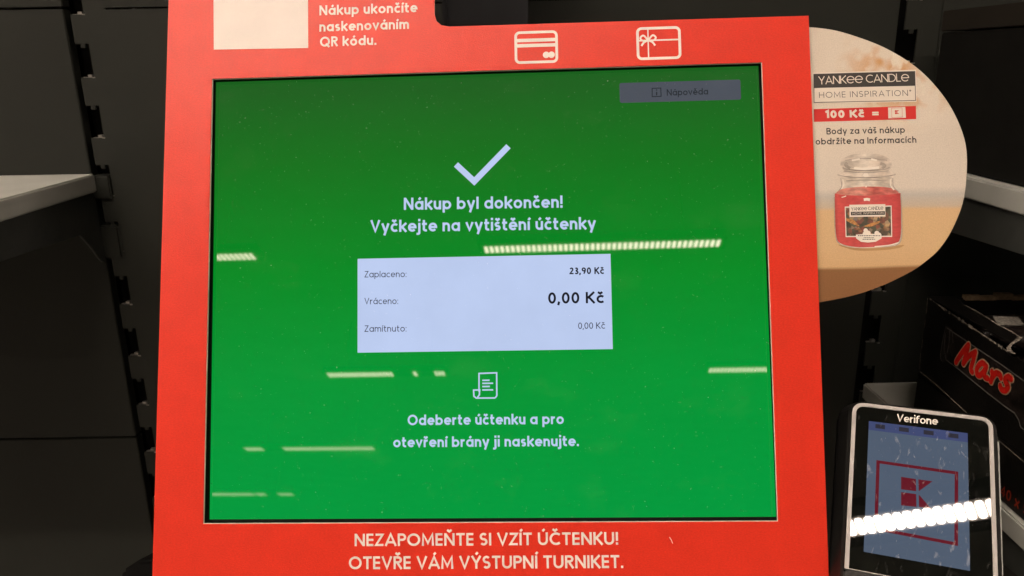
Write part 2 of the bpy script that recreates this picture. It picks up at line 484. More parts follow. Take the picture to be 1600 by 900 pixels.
K1 = 178
luminaire([(-1.27, 0.235)], -0.93, K1 * 1.35, 'linear ceiling light whose bright reflection crosses the payment terminal', width=.060, pitch=.0318, gap=.16)
luminaire([(1.75, 3.25)], -0.93, K1 * .8, 'linear ceiling light right of the one above the checkout')
luminaire([(-2.65, -1.15)], -1.35, K1 * 1.35, 'added ceiling light off the rows, for glare on the top left of the red board')  # unseen lamp, set off the rows to throw glare on the board's upper left
luminaire([(-2.1, -.6)], 1.55, K1 * .5, 'linear ceiling light high above the shelving, left of the kiosk')
luminaire([(-.56, .93)], -3.44, 24, 'ceiling light reflected as the long dotted bar above the receipt panel')
luminaire([(-3.58, -2.08)], -3.44, 20, 'ceiling light reflected at the left edge of the screen, upper bar')
luminaire([(-2.35, -1.72), (-1.53, -1.487), (-1.325, -1.228)], -5.88, 17, 'ceiling light reflected as broken bars beside the receipt icon', width=0.115)
luminaire([(1.2, 2.7)], -5.90, 17, 'ceiling light reflected at the right edge of the screen', width=0.115)
luminaire([(-4.40, -4.16), (-3.88, -2.67)], -8.86, 11, 'ceiling light reflected as two faint bars left of the lower text', width=0.16)
luminaire([(-6.9, -5.64), (-5.60, -5.43), (-5.20, -4.95)], -12.2, 8, 'ceiling light reflected lowest at the left corner of the screen', width=0.22)

luminaire([(-5.9, -4.4)], -5.88, 200, 'added fill light far to the left of the checkout, back row')  # unseen lamp added as low fill for the lower left panels
luminaire([(-5.3, -4.0)], -3.44, 150, 'added fill light far to the left of the checkout, nearer row')  # second added lamp, also brightening the panels under the left shelf

# ------------------------------------------------------------------ shelving behind the kiosk
YB = 0.67


def posts(parent, x0, sgn):
    """slotted upright: sgn=+1 slots at its left edge"""
    A = Acc()
    zs = [1.4434 + .05 * k for k in range(-28, 10)]
    xa, xb, xc = x0 + .0052, x0 + .0165, x0 + .034
    for z in zs:
        A.box(xa, xb, YB, YB + .0018, z + .027, z + .05)              # rung between two slots
        xm = (xa + xb) / 2
        A.box(xm - .0012, xm + .0022, YB + .0001, YB + .0017, z + .0238, z + .0271)     # tooth
    A.box(xb, xc, YB, YB + .0018, 0.02, 1.95)
    A.obj('upright', m_panel, parent=parent)
    B = Acc().box(x0 - .001, xc - .001, YB + .02, YB + .03, 0.02, 1.95)
    B.obj('slot_shade_sheet', m_deep, parent=parent)  # black sheet standing in for the shade inside the slots
    T = Acc()
    for z in zs:
        T.box(xa + .001, xa + .006, YB + .0020, YB + .0045, z - .0005, z + .0003)
        T.box(xb - .006, xb - .0025, YB + .0020, YB + .0060, z - .0003, z + .0022)
        T.box(xb - .0015, xb + .0008, YB - .0002, YB + .0017, z - .0004, z + .0004)
    tag(T.obj('slot_burr', m_metal, parent=parent), kind='stuff')


def back_panels(parent, xs, zs, bev=.0007):
    for x0, x1, dy in xs:
        for z0, z1 in zip(zs[:-1], zs[1:]):
            Acc().box(x0, x1, YB + dy, YB + dy + .012, z0 + .0008, z1 - .0008).obj('back_panel', m_panel, parent=parent, bevel=bev)


ZL = (0.03, 0.332, 0.721, 1.110, 1.4985, 1.888)
left = empty('shelving_unit', (-0.70, YB, 0), 'dark grey slotted shelving with one pale shelf, left of the red kiosk', 'shelving unit')
posts(left, -.3640, 1)
back_panels(left, [(-1.25, -.3640, .0)], ZL)
back_panels(left, [(-.3300, -.0002, 0)], (0.03, 0.72, 1.4975, 1.888), 0)
Acc().box(-1.25, -.33, YB + .032, YB + .05, .01, 1.9).obj('frame_back', m_deep, parent=left)
right = empty('shelving_unit', (0.60, YB, 0), 'dark grey slotted shelving carrying black cartons, right of the kiosk', 'shelving unit')
posts(right, .3240, 1)
back_panels(right, [(.3585, 1.25, .0)], ZL)
back_panels(right, [(.0002, .3235, .0004)], (0.03, 0.72, 1.4985, 1.888))
Acc().box(-.32, 1.25, YB + .033, YB + .05, .01, 1.9).obj('frame_back', m_deep, parent=right)


def shelf(parent, x0, x1, z, endx, sgn):
    """shelf tray with a turned-down lip at the end we see; bracket under the end"""
    y1, y0 = YB - .0015, .38
    A = Acc().box(x0, x1, y0, y1, z - .0155, z)
    s_ = A.obj('shelf', m_shelf, parent=parent, bevel=.0012)
    P = [(y0, z - .016), (y0, z - .030), (.45, z - .040), (.635, z - .047), (.648, z - .060), (.6585, z - .0735), (.664, z - .078), (.6685, z - .079), (.6685, z - .016)]
    bx = endx + sgn * .004
    V = [(bx - .001, p[0], p[1]) for p in P] + [(bx + .001, p[0], p[1]) for p in P]
    n = len(P)
    F = [list(range(n)), [n + i for i in reversed(range(n))]] + [[i, n + i, n + (i + 1) % n, (i + 1) % n] for i in range(n)]
    meshobj('bracket', V, F, m_bracket, parent=parent, bevel=.0004)
    return s_


shelf(left, -1.24, -.3600, 1.363, -.3600, -1)
Acc().box(-.3645, -.3480, YB - .003, YB + .012, 1.341, 1.3612).obj('bracket_hook', m_panel, parent=left, bevel=.001)
Acc().box(-.3648, -.3468, YB - .0025, YB + .012, 1.287, 1.3175).obj('bracket_hook', m_panel, parent=left, bevel=.002)
shelf(left, -1.24, -.3600, .70, -.3600, -1)
shelf(right, .3365, 1.24, 1.363, .3365, 1)
shelf(right, .3300, 1.24, 1.154, .3300, 1)

# ------------------------------------------------------------------ cartons on the right shelves
m_cart = surf('black_gloss_carton', (0.006, 0.0055, 0.005), 0.38, 0.35, var=0.3, vscale=50, bump=0.3, bscale=500, dust=0.06)
m_cart2 = surf('black_matt_carton', (0.007, 0.007, 0.006), 0.8, 0.15, var=0.2, dust=0.05)
m_lid = surf('dark_lid', (0.022, 0.019, 0.015), 0.55, 0.3, var=0.1)
m_worn = surf('worn_card_edge', (0.30, 0.27, 0.23), 0.8, 0.2, var=0.7, vscale=300)
m_brown = surf('raw_cardboard', (0.20, 0.14, 0.085), 0.85, 0.2, var=0.3, vscale=200, bump=0.6, bscale=600)
m_rl = surf('red_letters', (0.55, 0.012, 0.008), 0.45, 0.4)
m_tan = surf('letter_outline', (0.36, 0.24, 0.15), 0.5, 0.4)
m_greyl = surf('grey_line_print', (0.12, 0.115, 0.11), 0.5, 0.4, var=0.3, vscale=200)
m_wrap = surf('wrapper_print', (0.012, 0.009, 0.008), 0.35, 0.5, var=0.8, vscale=90, bump=1.0, bscale=90)

bc = empty('lidded_carton', (.45, .5, 1.363), 'large plain black carton with lid on the upper right shelf', 'carton')
Acc().box(.3455, .60, .42, .642, 1.3635, 1.4665).obj('carton_box', m_cart2, parent=bc, bevel=.0008)  # box darker than its lid: shade under the overhang put into the colour
Acc().box(.3448, .6007, .4193, .6427, 1.4675, 1.4828).obj('lid', m_lid, parent=bc, bevel=.0006)

XC = .334
side = Plane((XC, .587, 1.20), (0, -1, 0), (0, 0, 1))      # outer left side of the two stacked cartons


def wall_yz(name, P, x0, x1, mat, parent):
    n = len(P)
    V = [(x0, p[0], p[1]) for p in P] + [(x1, p[0], p[1]) for p in P]
    F = [list(range(n)), [n + i for i in reversed(range(n))]] + [[i, n + i, n + (i + 1) % n, (i + 1) % n] for i in range(n)]
    return meshobj(name, V, F, mat, parent=parent)


lc = empty('closed_carton', (.44, .45, 1.154), 'closed black carton with dim red 40 x 5 print, under the open carton', 'carton')
Acc().box(XC, .55, .25, .587, 1.1545, 1.1963).obj('carton_box', m_cart, parent=lc, bevel=.0008)
lettering('40 x 51', side, (1562, 772), (1612, 812), 17, .16, surf('dim_red_letters', (0.26, 0.03, 0.012), .5, .3), .0003, lc)
uc = empty('open_carton', (.44, .45, 1.197), 'torn open black display carton with a big red and tan logo on its side', 'carton')
U = lambda x, y: (lambda q: (side.O.y - q[0], side.O.z + q[1]))(side.uv(x, y))
ZT = U(1450, 465)[1]
top_pts = [(1450, 465), (1474, 481.5), (1500, 499), (1530, 519), (1560, 539), (1574, 549), (1577, 555), (1584, 559), (1589, 557), (1594, 562), (1602, 567), (1616, 590), (1632, 606), (1660, 640), (1700, 720)]
P = [(.5872, 1.1972)] + [U(x, y) for x, y in top_pts] + [(.27, 1.1972)]
wall_yz('side_wall', P, XC, XC + .0012, m_cart, uc)
Acc().box(XC + .0012, .55, .5858, .587, 1.1972, ZT - .0002).box(.5488, .55, .25, .5858, 1.1972, ZT - .0002).box(XC + .0012, .5488, .25, .5858, 1.1972, 1.1986).obj('inner_wall', m_cart2, parent=uc)
flat = Plane((XC, .587, ZT), (1, 0, 0), (0, 1, 0))         # the flange that folds in at the top
fl = [(1450, 465), (1491, 465), (1498, 470), (1506, 479), (1524, 488), (1545, 501), (1562, 512), (1580, 521), (1594, 530), (1590, 535), (1585, 538), (1581, 542), (1575, 545), (1574, 549), (1530, 519), (1500, 499)]
FU = flat.uvs(fl)
FU = [(max(u, .0), v) for u, v in FU]
ar = sum(FU[i][0] * FU[(i + 1) % len(FU)][1] - FU[(i + 1) % len(FU)][0] * FU[i][1] for i in range(len(FU)))
Acc().prism(FU if ar > 0 else FU[::-1], .0002, .0012).obj('top_flange', m_cart, flat.M, uc)
A = Acc()                                                   # white worn crease along the rim
rim = [(1450.5, 465), (1474, 481.5), (1500, 499), (1530, 519), (1560, 539), (1574, 549)]
for (x0, y0), (x1, y1) in zip(rim[:-1], rim[1:]):
    for k in range(9):
        t0 = k / 9; t1 = (k + 1) / 9
        wd = random.choice((.00012, .0002, .0003, .0005, .0009)) * (1.0 if random.random() < .8 else 0)
        if not wd: continue
        a0 = side.uv(x0 + (x1 - x0) * t0, y0 + (y1 - y0) * t0); a1 = side.uv(x0 + (x1 - x0) * t1, y0 + (y1 - y0) * t1)
        stroke(A, [a0, a1], 0, wd * 1.3, .0002)
for x0, y0, x1, y1, wd in ((1450, 466, 1448, 490, .0002), (1446.5, 500, 1445, 512, .00012), (1442, 530, 1441, 545, .00012), (1439, 552, 1437.5, 578, .00015),
                           (1437.5, 580, 1462, 600, .00018), (1462, 600, 1485, 621, .00015), (1486, 622, 1511, 645, .0002), (1548, 678, 1575, 700, .00012), (1575, 700, 1602, 723, .00018)):
    stroke(A, [side.uv(x0, y0), side.uv(x1, y1)], 0, wd * 1.4, .00025)
tag(A.obj('worn_edge', m_worn, side.M, uc), kind='stuff')
A = Acc()
pts = [(1506, 479), (1516, 484), (1524, 488), (1534, 494), (1545, 501), (1554, 507), (1562, 512), (1572, 517), (1580, 521), (1594, 530)]
for (x0, y0), (x1, y1) in zip(pts[:-1], pts[1:]):
    stroke(A, [flat.uv(x0, y0), flat.uv(x1, y1)], 0, random.choice((.0003, .0005, .0008)), .0014)
for i, (x0, y0, x1, y1) in enumerate(((1594, 530, 1588, 536), (1588, 535, 1580, 541), (1581, 540, 1575, 547), (1575, 546, 1577, 553), (1577, 552, 1584, 557))):
    stroke(A, [flat.uv(x0, y0), flat.uv(x1, y1)], 0, random.choice((.0009, .0013, .0011)), .0016 + i * 5e-5)
tag(A.obj('torn_edge', m_worn, flat.M, uc), kind='stuff')
A = Acc()                                                   # raw brown edge of the torn rear flap
for k in range(14):
    x = .3610 + k * .0125
    A.box(x, x + .0128, .5835 - random.uniform(0, .002), .5868 + random.uniform(0, .002), ZT - .001 + random.uniform(-.001, 0), ZT + .0012 + random.uniform(0, .0022))
A.obj('torn_rear_flap', m_brown, parent=uc)
# printed bar picture on the side wall
pxpoly(side, [(1479, 508), (1486, 512), (1490, 517), (1600, 595), (1640, 625), (1640, 690), (1602, 672), (1588, 650), (1545, 617), (1480, 564), (1474, 566), (1470, 560), (1472, 535)], .0002, m_wrap, 'bar_picture', uc)
A = Acc()
for pts in ([(1490, 519), (1530, 546), (1570, 573), (1602, 596), (1625, 613)], [(1480, 563), (1500, 578), (1540, 611), (1575, 638), (1586, 645), (1592, 655), (1596, 668), (1602, 672)]):
    stroke(A, side.uvs(pts), 0, .0004, .0004)
for pts in ([(1479, 509), (1474, 530), (1471, 548), (1470, 560), (1474, 566)], [(1480, 512), (1489, 518), (1490, 536)], [(1478, 520), (1476, 545), (1479, 562)], [(1485, 516), (1484, 535), (1481, 552)]):
    stroke(A, side.uvs(pts), 0, .00025, .00045)
tag(A.obj('picture_outline', m_greyl, side.M, uc), kind='stuff')

# the slanted word on the side, built letter by letter
def bold_word(parent, pl, curves, hw, grow, off):
    for mat, g, o_, nm in ((m_tan, grow, off, 'letter_outline'), (m_rl, 0, off + .0003, 'letters')):
        A = Acc(); k = 0
        for c in curves:
            stroke(A, pl.uvs(spline(c, 5)), 0, hw + g, o_ + k * 1e-5, True); k += 1
        A.obj(nm, mat, pl.M, parent)


WORD = [[(1495.5, 566), (1499, 560), (1508, 547), (1515, 539)], [(1515, 539), (1513, 548), (1507, 568)], [(1507, 568), (1515, 557), (1526, 550)],
        [(1526, 550), (1523, 562), (1519, 576), (1521, 581)],
        [(1541, 570), (1537, 567), (1532, 570), (1528, 577), (1529, 585), (1534, 586), (1540, 579), (1543, 572)], [(1543, 573), (1540, 583), (1541, 589), (1545, 591)],
        [(1552, 581), (1553, 587), (1550, 596)], [(1552, 590), (1558, 583), (1564, 585), (1566, 590)],
        [(1582, 592), (1578, 589), (1573, 592), (1574, 598), (1577, 604), (1573, 610), (1567, 608), (1565, 603)]]
bold_word(uc, side, WORD, .0022, .0009, .0006)

# bars lying in the open carton
m_bar = surf('bar_wrapper', (0.016, 0.012, 0.011), 0.3, 0.5, var=0.5, vscale=60, bump=1.0, bscale=120)
m_barw = surf('bar_white_print', (0.42, 0.40, 0.36), 0.4, 0.5, var=0.5, vscale=500)


def bar(x, y, z, rz, ry, label):
    L_, B_, T_ = .118, .030, .017
    V = []; F = []; nx, ny = 14, 8
    for i in range(nx + 1):
        t = i / nx; e = min(1, min(t, 1 - t) / .13); e = math.sin(e * math.pi / 2)
        for j in range(ny):
            a_ = 2 * math.pi * j / ny
            cy = math.copysign(abs(math.cos(a_)) ** .7, math.cos(a_)) * B_ / 2 * (.8 + .2 * e) if e < 1 else math.copysign(abs(math.cos(a_)) ** .6, math.cos(a_)) * B_ / 2
            cz = math.copysign(abs(math.sin(a_)) ** .7, math.sin(a_)) * T_ / 2 * max(e, .05)
            V.append(((t - .5) * L_, cy + random.uniform(-.0004, .0004), cz + random.uniform(-.0005, .0005)))
    for i in range(nx):
        for j in range(ny):
            b = i * ny; F.append([b + j, b + (j + 1) % ny, b + ny + (j + 1) % ny, b + ny + j])
    F.append(list(range(ny))[::-1]); F.append([nx * ny + j for j in range(ny)])
    t = empty('chocolate_bar', (x, y, z), label, 'chocolate bar', 'bars in the open carton')
    M = Matrix.Translation((x, y, z)) @ Matrix.Rotation(R(rz), 4, 'Z') @ Matrix.Rotation(R(ry), 4, 'X')
    meshobj('wrapper', V, F, m_bar, M, t, smooth=True)
    return t, M


bars = [(.402, .553, 1.2475, 4, 8, 'wrapped bar with white small print at the rear left of the open carton'),
        (.412, .520, 1.250, -12, -6, 'wrapped bar with red letters in the middle of the open carton'),
        (.475, .548, 1.2490, 6, 5, 'wrapped bar in the rear right of the open carton'),
        (.402, .475, 1.246, 10, 10, 'wrapped bar with red letters nearest the torn flange'),
        (.415, .530, 1.228, 0, 0, 'wrapped bar in the lower layer at the rear of the carton'),
        (.402, .445, 1.226, 8, 0, 'wrapped bar in the lower layer near the torn front')]
BM = []
for x, y, z, rz, ry, lab in bars:
    BM.append(bar(x, y, z, rz, ry, lab))


def on_bar(i, polys, mat, name, hw=None):
    t, M = BM[i]; A = Acc()
    for k, c in enumerate(polys):
        if hw: stroke(A, spline(c, 4), 0, hw, .0092 + k * 1e-5, True)
        else: A.poly(c, .0089 + k * 1e-5)
    A.obj(name, mat, M, t)


on_bar(0, [[(-.040, -.008), (-.020, -.009), (-.016, .004), (-.034, .007)]] + [[(-.012 + .003 * i, -.009 + .004 * j), (-.010 + .003 * i, -.009 + .004 * j), (-.010 + .003 * i, -.0075 + .004 * j), (-.012 + .003 * i, -.0075 + .004 * j)] for i in range(4) for j in range(3)], m_barw, 'small_print')
MW = [[(0, 0), (.004, .010), (.008, .018)], [(.008, .018), (.010, .002)], [(.010, .002), (.018, .016)], [(.018, .016), (.020, 0)], [(.034, .010), (.028, .010), (.026, .003), (.031, 0), (.035, .009), (.036, 0)]]
for i, (dx, dy) in ((1, (-.02, -.009)), (3, (-.03, -.009)), (0, (.004, -.008))):
    on_bar(i, [[(p[0] + dx, p[1] * .95 + dy) for p in c] for c in MW], m_rl, 'letters', .0019)

# ------------------------------------------------------------------ the kiosk
front = Plane((-0.1904, 0.4084, 1.1836), (0.999, -0.0418, 0.0127), (0.0078, 0.3533, 0.9355))
kiosk = empty('checkout_kiosk', (-.02, .50, 0), 'self checkout kiosk with red board frame round a green lit touch screen', 'checkout kiosk')


def bridge(outer, inner, nmap):
    pass


# red board: polygon with a rectangular opening, cut into convex pieces sharing edges
OP = [(331, 123), (1191, 97), (1216, 815), (317, 819)]
op = front.uvs(OP)
eL = front.uv(262, 52); eLb = front.uv(238, 900)
dL = ((eLb[0] - eL[0]) / (eLb[1] - eL[1]))
eR = front.uv(1263.5, 24.5); eRb = front.uv(1295, 900)
dR = ((eRb[0] - eR[0]) / (eRb[1] - eR[1]))
vb = front.uv(238, 900)[1] - .030
vt = eR[1] + .085
uL = lambda v: eL[0] + dL * (v - eL[1])
uR = lambda v: eR[0] + dR * (v - eR[1])
nt_ = front.uvs([(702, 41.5), (690, 39.5), (682, 33), (679, 22)])
un = nt_[-1][0]
outer = [(uL(vb), vb), (uR(vb), vb), eR] + nt_ + [(un, vt), (uL(vt), vt)]


def board(w0, w1, inset, name, mat):
    o = [(op[0][0] - inset, op[0][1] + inset), (op[1][0] + inset, op[1][1] + inset), (op[2][0] + inset, op[2][1] - inset), (op[3][0] - inset, op[3][1] - inset)]
    me = bmesh.new()
    from mathutils.geometry import tessellate_polygon
    loops = [[Vector((p[0], p[1], 0)) for p in outer], [Vector((p[0], p[1], 0)) for p in o]]
    tris = tessellate_polygon(loops)
    flatp = outer + o
    vt0 = [me.verts.new((p[0], p[1], w0)) for p in flatp]; vt1 = [me.verts.new((p[0], p[1], w1)) for p in flatp]
    for t in tris:
        me.faces.new([vt1[i] for i in t]); me.faces.new([vt0[i] for i in reversed(t)])
    n = len(outer)
    for rng in (list(range(n)), list(range(n, n + 4))):
        for k in range(len(rng)):
            i, j = rng[k], rng[(k + 1) % len(rng)]
            me.faces.new([vt0[i], vt0[j], vt1[j], vt1[i]])
    bmesh.ops.recalc_face_normals(me, faces=me.faces)
    m = bpy.data.meshes.new(name); me.to_mesh(m); me.free(); m.materials.append(mat)
    return place(bpy.data.objects.new(name, m), front.M, kiosk)


redb = board(-.0006, 0.0, 0.0, 'red_front_board', m_red)
board(-.0016, -.0006, -.0003, 'board_core', m_foam)

# print on the red board
pxpoly(front, [(333, -90), (481, -93), (481.5, 75), (334, 77.5)], .00015, m_white_print, 'white_square', redb)
B = redb
F_ = .00015
lettering('Nákup ukončíte', front, (499, 24), (652, 19), 15.5, .19, m_white_print, F_, B)
lettering('naskenováním', front, (499, 49.5), (639, 45), 15.5, .19, m_white_print, F_, B)
lettering('QR kódu.', front, (500, 73), (588, 70), 15.5, .19, m_white_print, F_, B)
lettering('NEZAPOMEŇTE SI VZÍT ÚČTENKU!', front, (554, 853.5), (966, 851), 19.5, .175, m_white_print, F_, B, gap=.11)
lettering('OTEVŘE VÁM VÝSTUPNÍ TURNIKET.', front, (545, 889.5), (974, 887.5), 20, .175, m_white_print, F_, B, gap=.11)


def outline_rect(pl, px, r, hw, off, mat, name, parent):
    U = pl.uvs(px, off); x0 = (U[0][0] + U[3][0]) / 2; x1 = (U[1][0] + U[2][0]) / 2; y1 = (U[0][1] + U[1][1]) / 2; y0 = (U[2][1] + U[3][1]) / 2
    A = Acc(); stroke(A, rrect(x0, y0, x1, y1, r), 1, hw, off); return A, (x0, y0, x1, y1)


# bank card symbol
A, (x0, y0, x1, y1) = outline_rect(front, [(806, 50.5), (869.5, 50), (870, 96), (806, 98)], .0025, .00085, F_, None, '', None)
w_ = x1 - x0; h_ = y1 - y0
for t, th in ((.735, .0011), (.56, .0011)): stroke(A, [(x0 + .03 * w_, y0 + t * h_), (x1 - .03 * w_, y0 + t * h_)], 0, th, F_ + 1e-5)
for cx in (.74, .87): A.poly([(x0 + cx * w_ + .0021 * math.cos(R(a)), y0 + .23 * h_ + .0021 * math.sin(R(a))) for a in range(0, 360, 20)], F_ + 2e-5 * cx)
A.obj('bank_card_symbol', m_white_print, front.M, B)
# gift card symbol
A, (x0, y0, x1, y1) = outline_rect(front, [(996.5, 44.5), (1062, 43), (1062, 90), (996.5, 92)], .0025, .00085, F_, None, '', None)
w_ = x1 - x0; h_ = y1 - y0; gx, gy = x0 + .25 * w_, y0 + .60 * h_
stroke(A, [(gx, y0), (gx, y1)], 0, .0004, F_ + 1e-5); stroke(A, [(x0, gy), (x1, gy)], 0, .0005, F_ + 2e-5)
for s_ in (-1, 1):
    stroke(A, spline([(gx, gy), (gx + s_ * .0028, gy + .0032), (gx + s_ * .0048, gy + .0016), (gx + s_ * .0030, gy - .0002), (gx, gy)], 5), 0, .00055, F_ + (4 + s_) * 1e-5)
    stroke(A, spline([(gx, gy), (gx + s_ * .0026, gy - .0012), (gx + s_ * .0042, gy - .0034)], 4), 0, .0006, F_ + (7 + s_) * 1e-5)
A.obj('gift_card_symbol', m_white_print, front.M, B)
# hair-thin scuff on the lower board
A = Acc(); stroke(A, front.uvs([(1046, 839), (1049, 844), (1051, 849)]), 0, .00016, F_); A.obj('scuff', m_white_print, front.M, B)

# bezel and display
G = -.0062
bz = front.uvs([(300, 90), (1230, 60), (1262, 850), (285, 856)], G)
Acc().prism([(min(bz[0][0], bz[3][0]), bz[3][1]), (bz[2][0], bz[3][1]), (bz[2][0], bz[0][1]), (min(bz[0][0], bz[3][0]), bz[0][1])], G - .004, G - .0002).obj('screen_bezel', m_black, front.M, kiosk)
dq = front.uvs([(337, 127), (1188, 101), (1213, 808), (328, 811)], G)
du0 = (dq[0][0] + dq[3][0]) / 2; du1 = (dq[1][0] + dq[2][0]) / 2; dv0 = (dq[2][1] + dq[3][1]) / 2; dv1 = (dq[0][1] + dq[1][1]) / 2
du1 -= .0007; dv1 -= .0007
GRAD = [(0.0, (0.000, 0.335, 0.050)), (0.30, (0.000, 0.31, 0.036)), (0.55, (0.000, 0.255, 0.017)), (0.8, (0.006, 0.165, 0.011)), (0.97, (0.012, 0.112, 0.013))]  # darker, greyer top stops: view-angle falloff and reflected haze put into the colour
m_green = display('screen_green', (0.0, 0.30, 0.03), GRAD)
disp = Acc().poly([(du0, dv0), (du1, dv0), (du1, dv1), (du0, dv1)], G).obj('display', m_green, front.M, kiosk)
SW = (0.50, 0.60, 0.86)
m_sw = display('screen_white', SW, dust=.3)
m_st = display('screen_text_dark', (0.030, 0.030, 0.055), dust=.2)
m_sb = display('screen_text_black', (0.006, 0.006, 0.012), dust=.2)
m_hb = display('screen_button_grey', (0.073, 0.083, 0.105), dust=.3)
m_ht = display('screen_button_text', (0.018, 0.022, 0.028), dust=.2)
g1, g2, g3 = G + .00012, G + .00024, G + .00036
D = disp
A = Acc(); stroke(A, front.uvs([(712.5, 257), (741, 283.5), (794.5, 228.5)], g1), 0, .0019, g1); A.obj('check_mark', m_sw, front.M, D)
lettering('Nákup byl dokončen!', front, (631, 328), (879, 324.5), 19, .185, m_sw, g1, D, gap=.125)
lettering('Vyčkejte na vytištění účtenky', front, (579, 363), (931, 358), 19, .185, m_sw, g1, D, gap=.125)
# amount panel
pq = front.uvs([(558.5, 404), (954, 397), (957.5, 546), (559, 550.5)], g1)
px0 = (pq[0][0] + pq[3][0]) / 2; px1 = (pq[1][0] + pq[2][0]) / 2; py0 = (pq[2][1] + pq[3][1]) / 2; py1 = (pq[0][1] + pq[1][1]) / 2
Acc().poly([(px0, py0), (px1, py0), (px1, py1), (px0, py1)], g1).obj('amount_panel', m_sw, front.M, D)
for s_, p0, p1 in (('Zaplaceno:', (569.5, 433.5), (635, 433)), ('Vráceno:', (569.5, 475.5), (622, 475)), ('Zamítnuto:', (569.5, 518.5), (635, 518))):
    lettering(s_, front, p0, p1, 10, .115, m_st, g2, D, gap=.15)
lettering('23,90 Kč', front, (890, 428.5), (944, 428), 10.5, .20, m_sb, g2, D)
lettering('0,00 Kč', front, (856.5, 474.5), (944, 473.5), 17.5, .18, m_sb, g2, D)
lettering('0,00 Kč', front, (903.5, 514), (945.5, 513.5), 10, .12, m_st, g2, D)
# receipt symbol
A = Acc()
stroke(A, front.uvs([(748.5, 612), (748.5, 583.5), (776, 582.5)], g1) + front.uvs([(776.3, 618), (774, 621.5)], g1), 0, .00045, g1)
stroke(A, front.uvs([(774, 621.8), (744, 622), (740.5, 619), (740, 609.5), (749.5, 609.3), (749, 617), (746, 621)], g1), 0, .00045, g1 + 1e-5)
for k, (xa, xb, yy) in enumerate(((753.5, 765, 594.3), (753.5, 770.5, 599), (753.5, 765.5, 604), (753.5, 770.5, 609.3))):
    stroke(A, front.uvs([(xa, yy), (xb, yy - .2)], g1), 0, .00045, g1 + 2e-5)
A.obj('receipt_symbol', m_sw, front.M, D)
lettering('Odeberte účtenku a pro', front, (637, 664.5), (881, 662.5), 16.5, .19, m_sw, g1, D, gap=.125)
lettering('otevření brány ji naskenujte.', front, (614.5, 699), (904.5, 697), 16.5, .19, m_sw, g1, D, gap=.125)
# help button
hq = front.uvs([(968.5, 130), (1157, 124), (1158, 155.5), (968.5, 161)], g1)
Acc().poly(rrect(hq[3][0], (hq[2][1] + hq[3][1]) / 2, hq[2][0], (hq[0][1] + hq[1][1]) / 2, .0012, 4), g1).obj('help_button', m_hb, front.M, D)
A = Acc(); stroke(A, front.uvs([(1019, 138), (1032.5, 137.5), (1033, 150.5), (1019, 151)], g2), 1, .00028, g2)
stroke(A, front.uvs([(1026, 143.5), (1026, 149)], g2), 0, .0004, g2 + 1e-5); stroke(A, front.uvs([(1026, 139.8), (1026, 141.4)], g2), 0, .0004, g2 + 1e-5)
A.obj('help_symbol', m_ht, front.M, D)
lettering('Nápověda', front, (1042, 149.5), (1106.5, 147.5), 10, .15, m_ht, g2, D)
# housing behind the board and the post it stands on
hb = [(op[3][0] - .012, op[3][1] - .035), (op[2][0] + .012, op[2][1] - .035), (op[1][0] + .012, op[1][1] + .012), (op[0][0] - .012, op[0][1] + .012)]
Acc().prism(hb, -.050, G - .0045).obj('monitor_housing', m_body, front.M, kiosk, bevel=.003)
kx = front.uvs([(188, 902), (190, 892), (216, 875.5), (262, 875), (262, 1040), (188, 1040)], -.030)
Acc().prism(kx[::-1] if kx[0][1] < kx[2][1] else kx, -.050, -.030).obj('side_flange', m_deep, front.M, kiosk, bevel=.002)
Acc().box(-.09, .05, .475, .60, 0.03, 1.25).obj('stand_column', m_body, parent=kiosk, bevel=.004)
Acc().box(-.25, .21, .36, .66, 0.0, 0.03).obj('foot_plate', m_body, parent=kiosk, bevel=.004)
m_mast = surf('mast_grey', (0.018, 0.019, 0.022), 0.4, 0.4, var=.15)
Acc().box(-.0478, .0155, .60, .625, 0.9, 1.80).box(-.0452, -.0438, .5985, .5999, .95, 1.79).obj('rear_mast', m_mast, parent=kiosk, bevel=.0006)

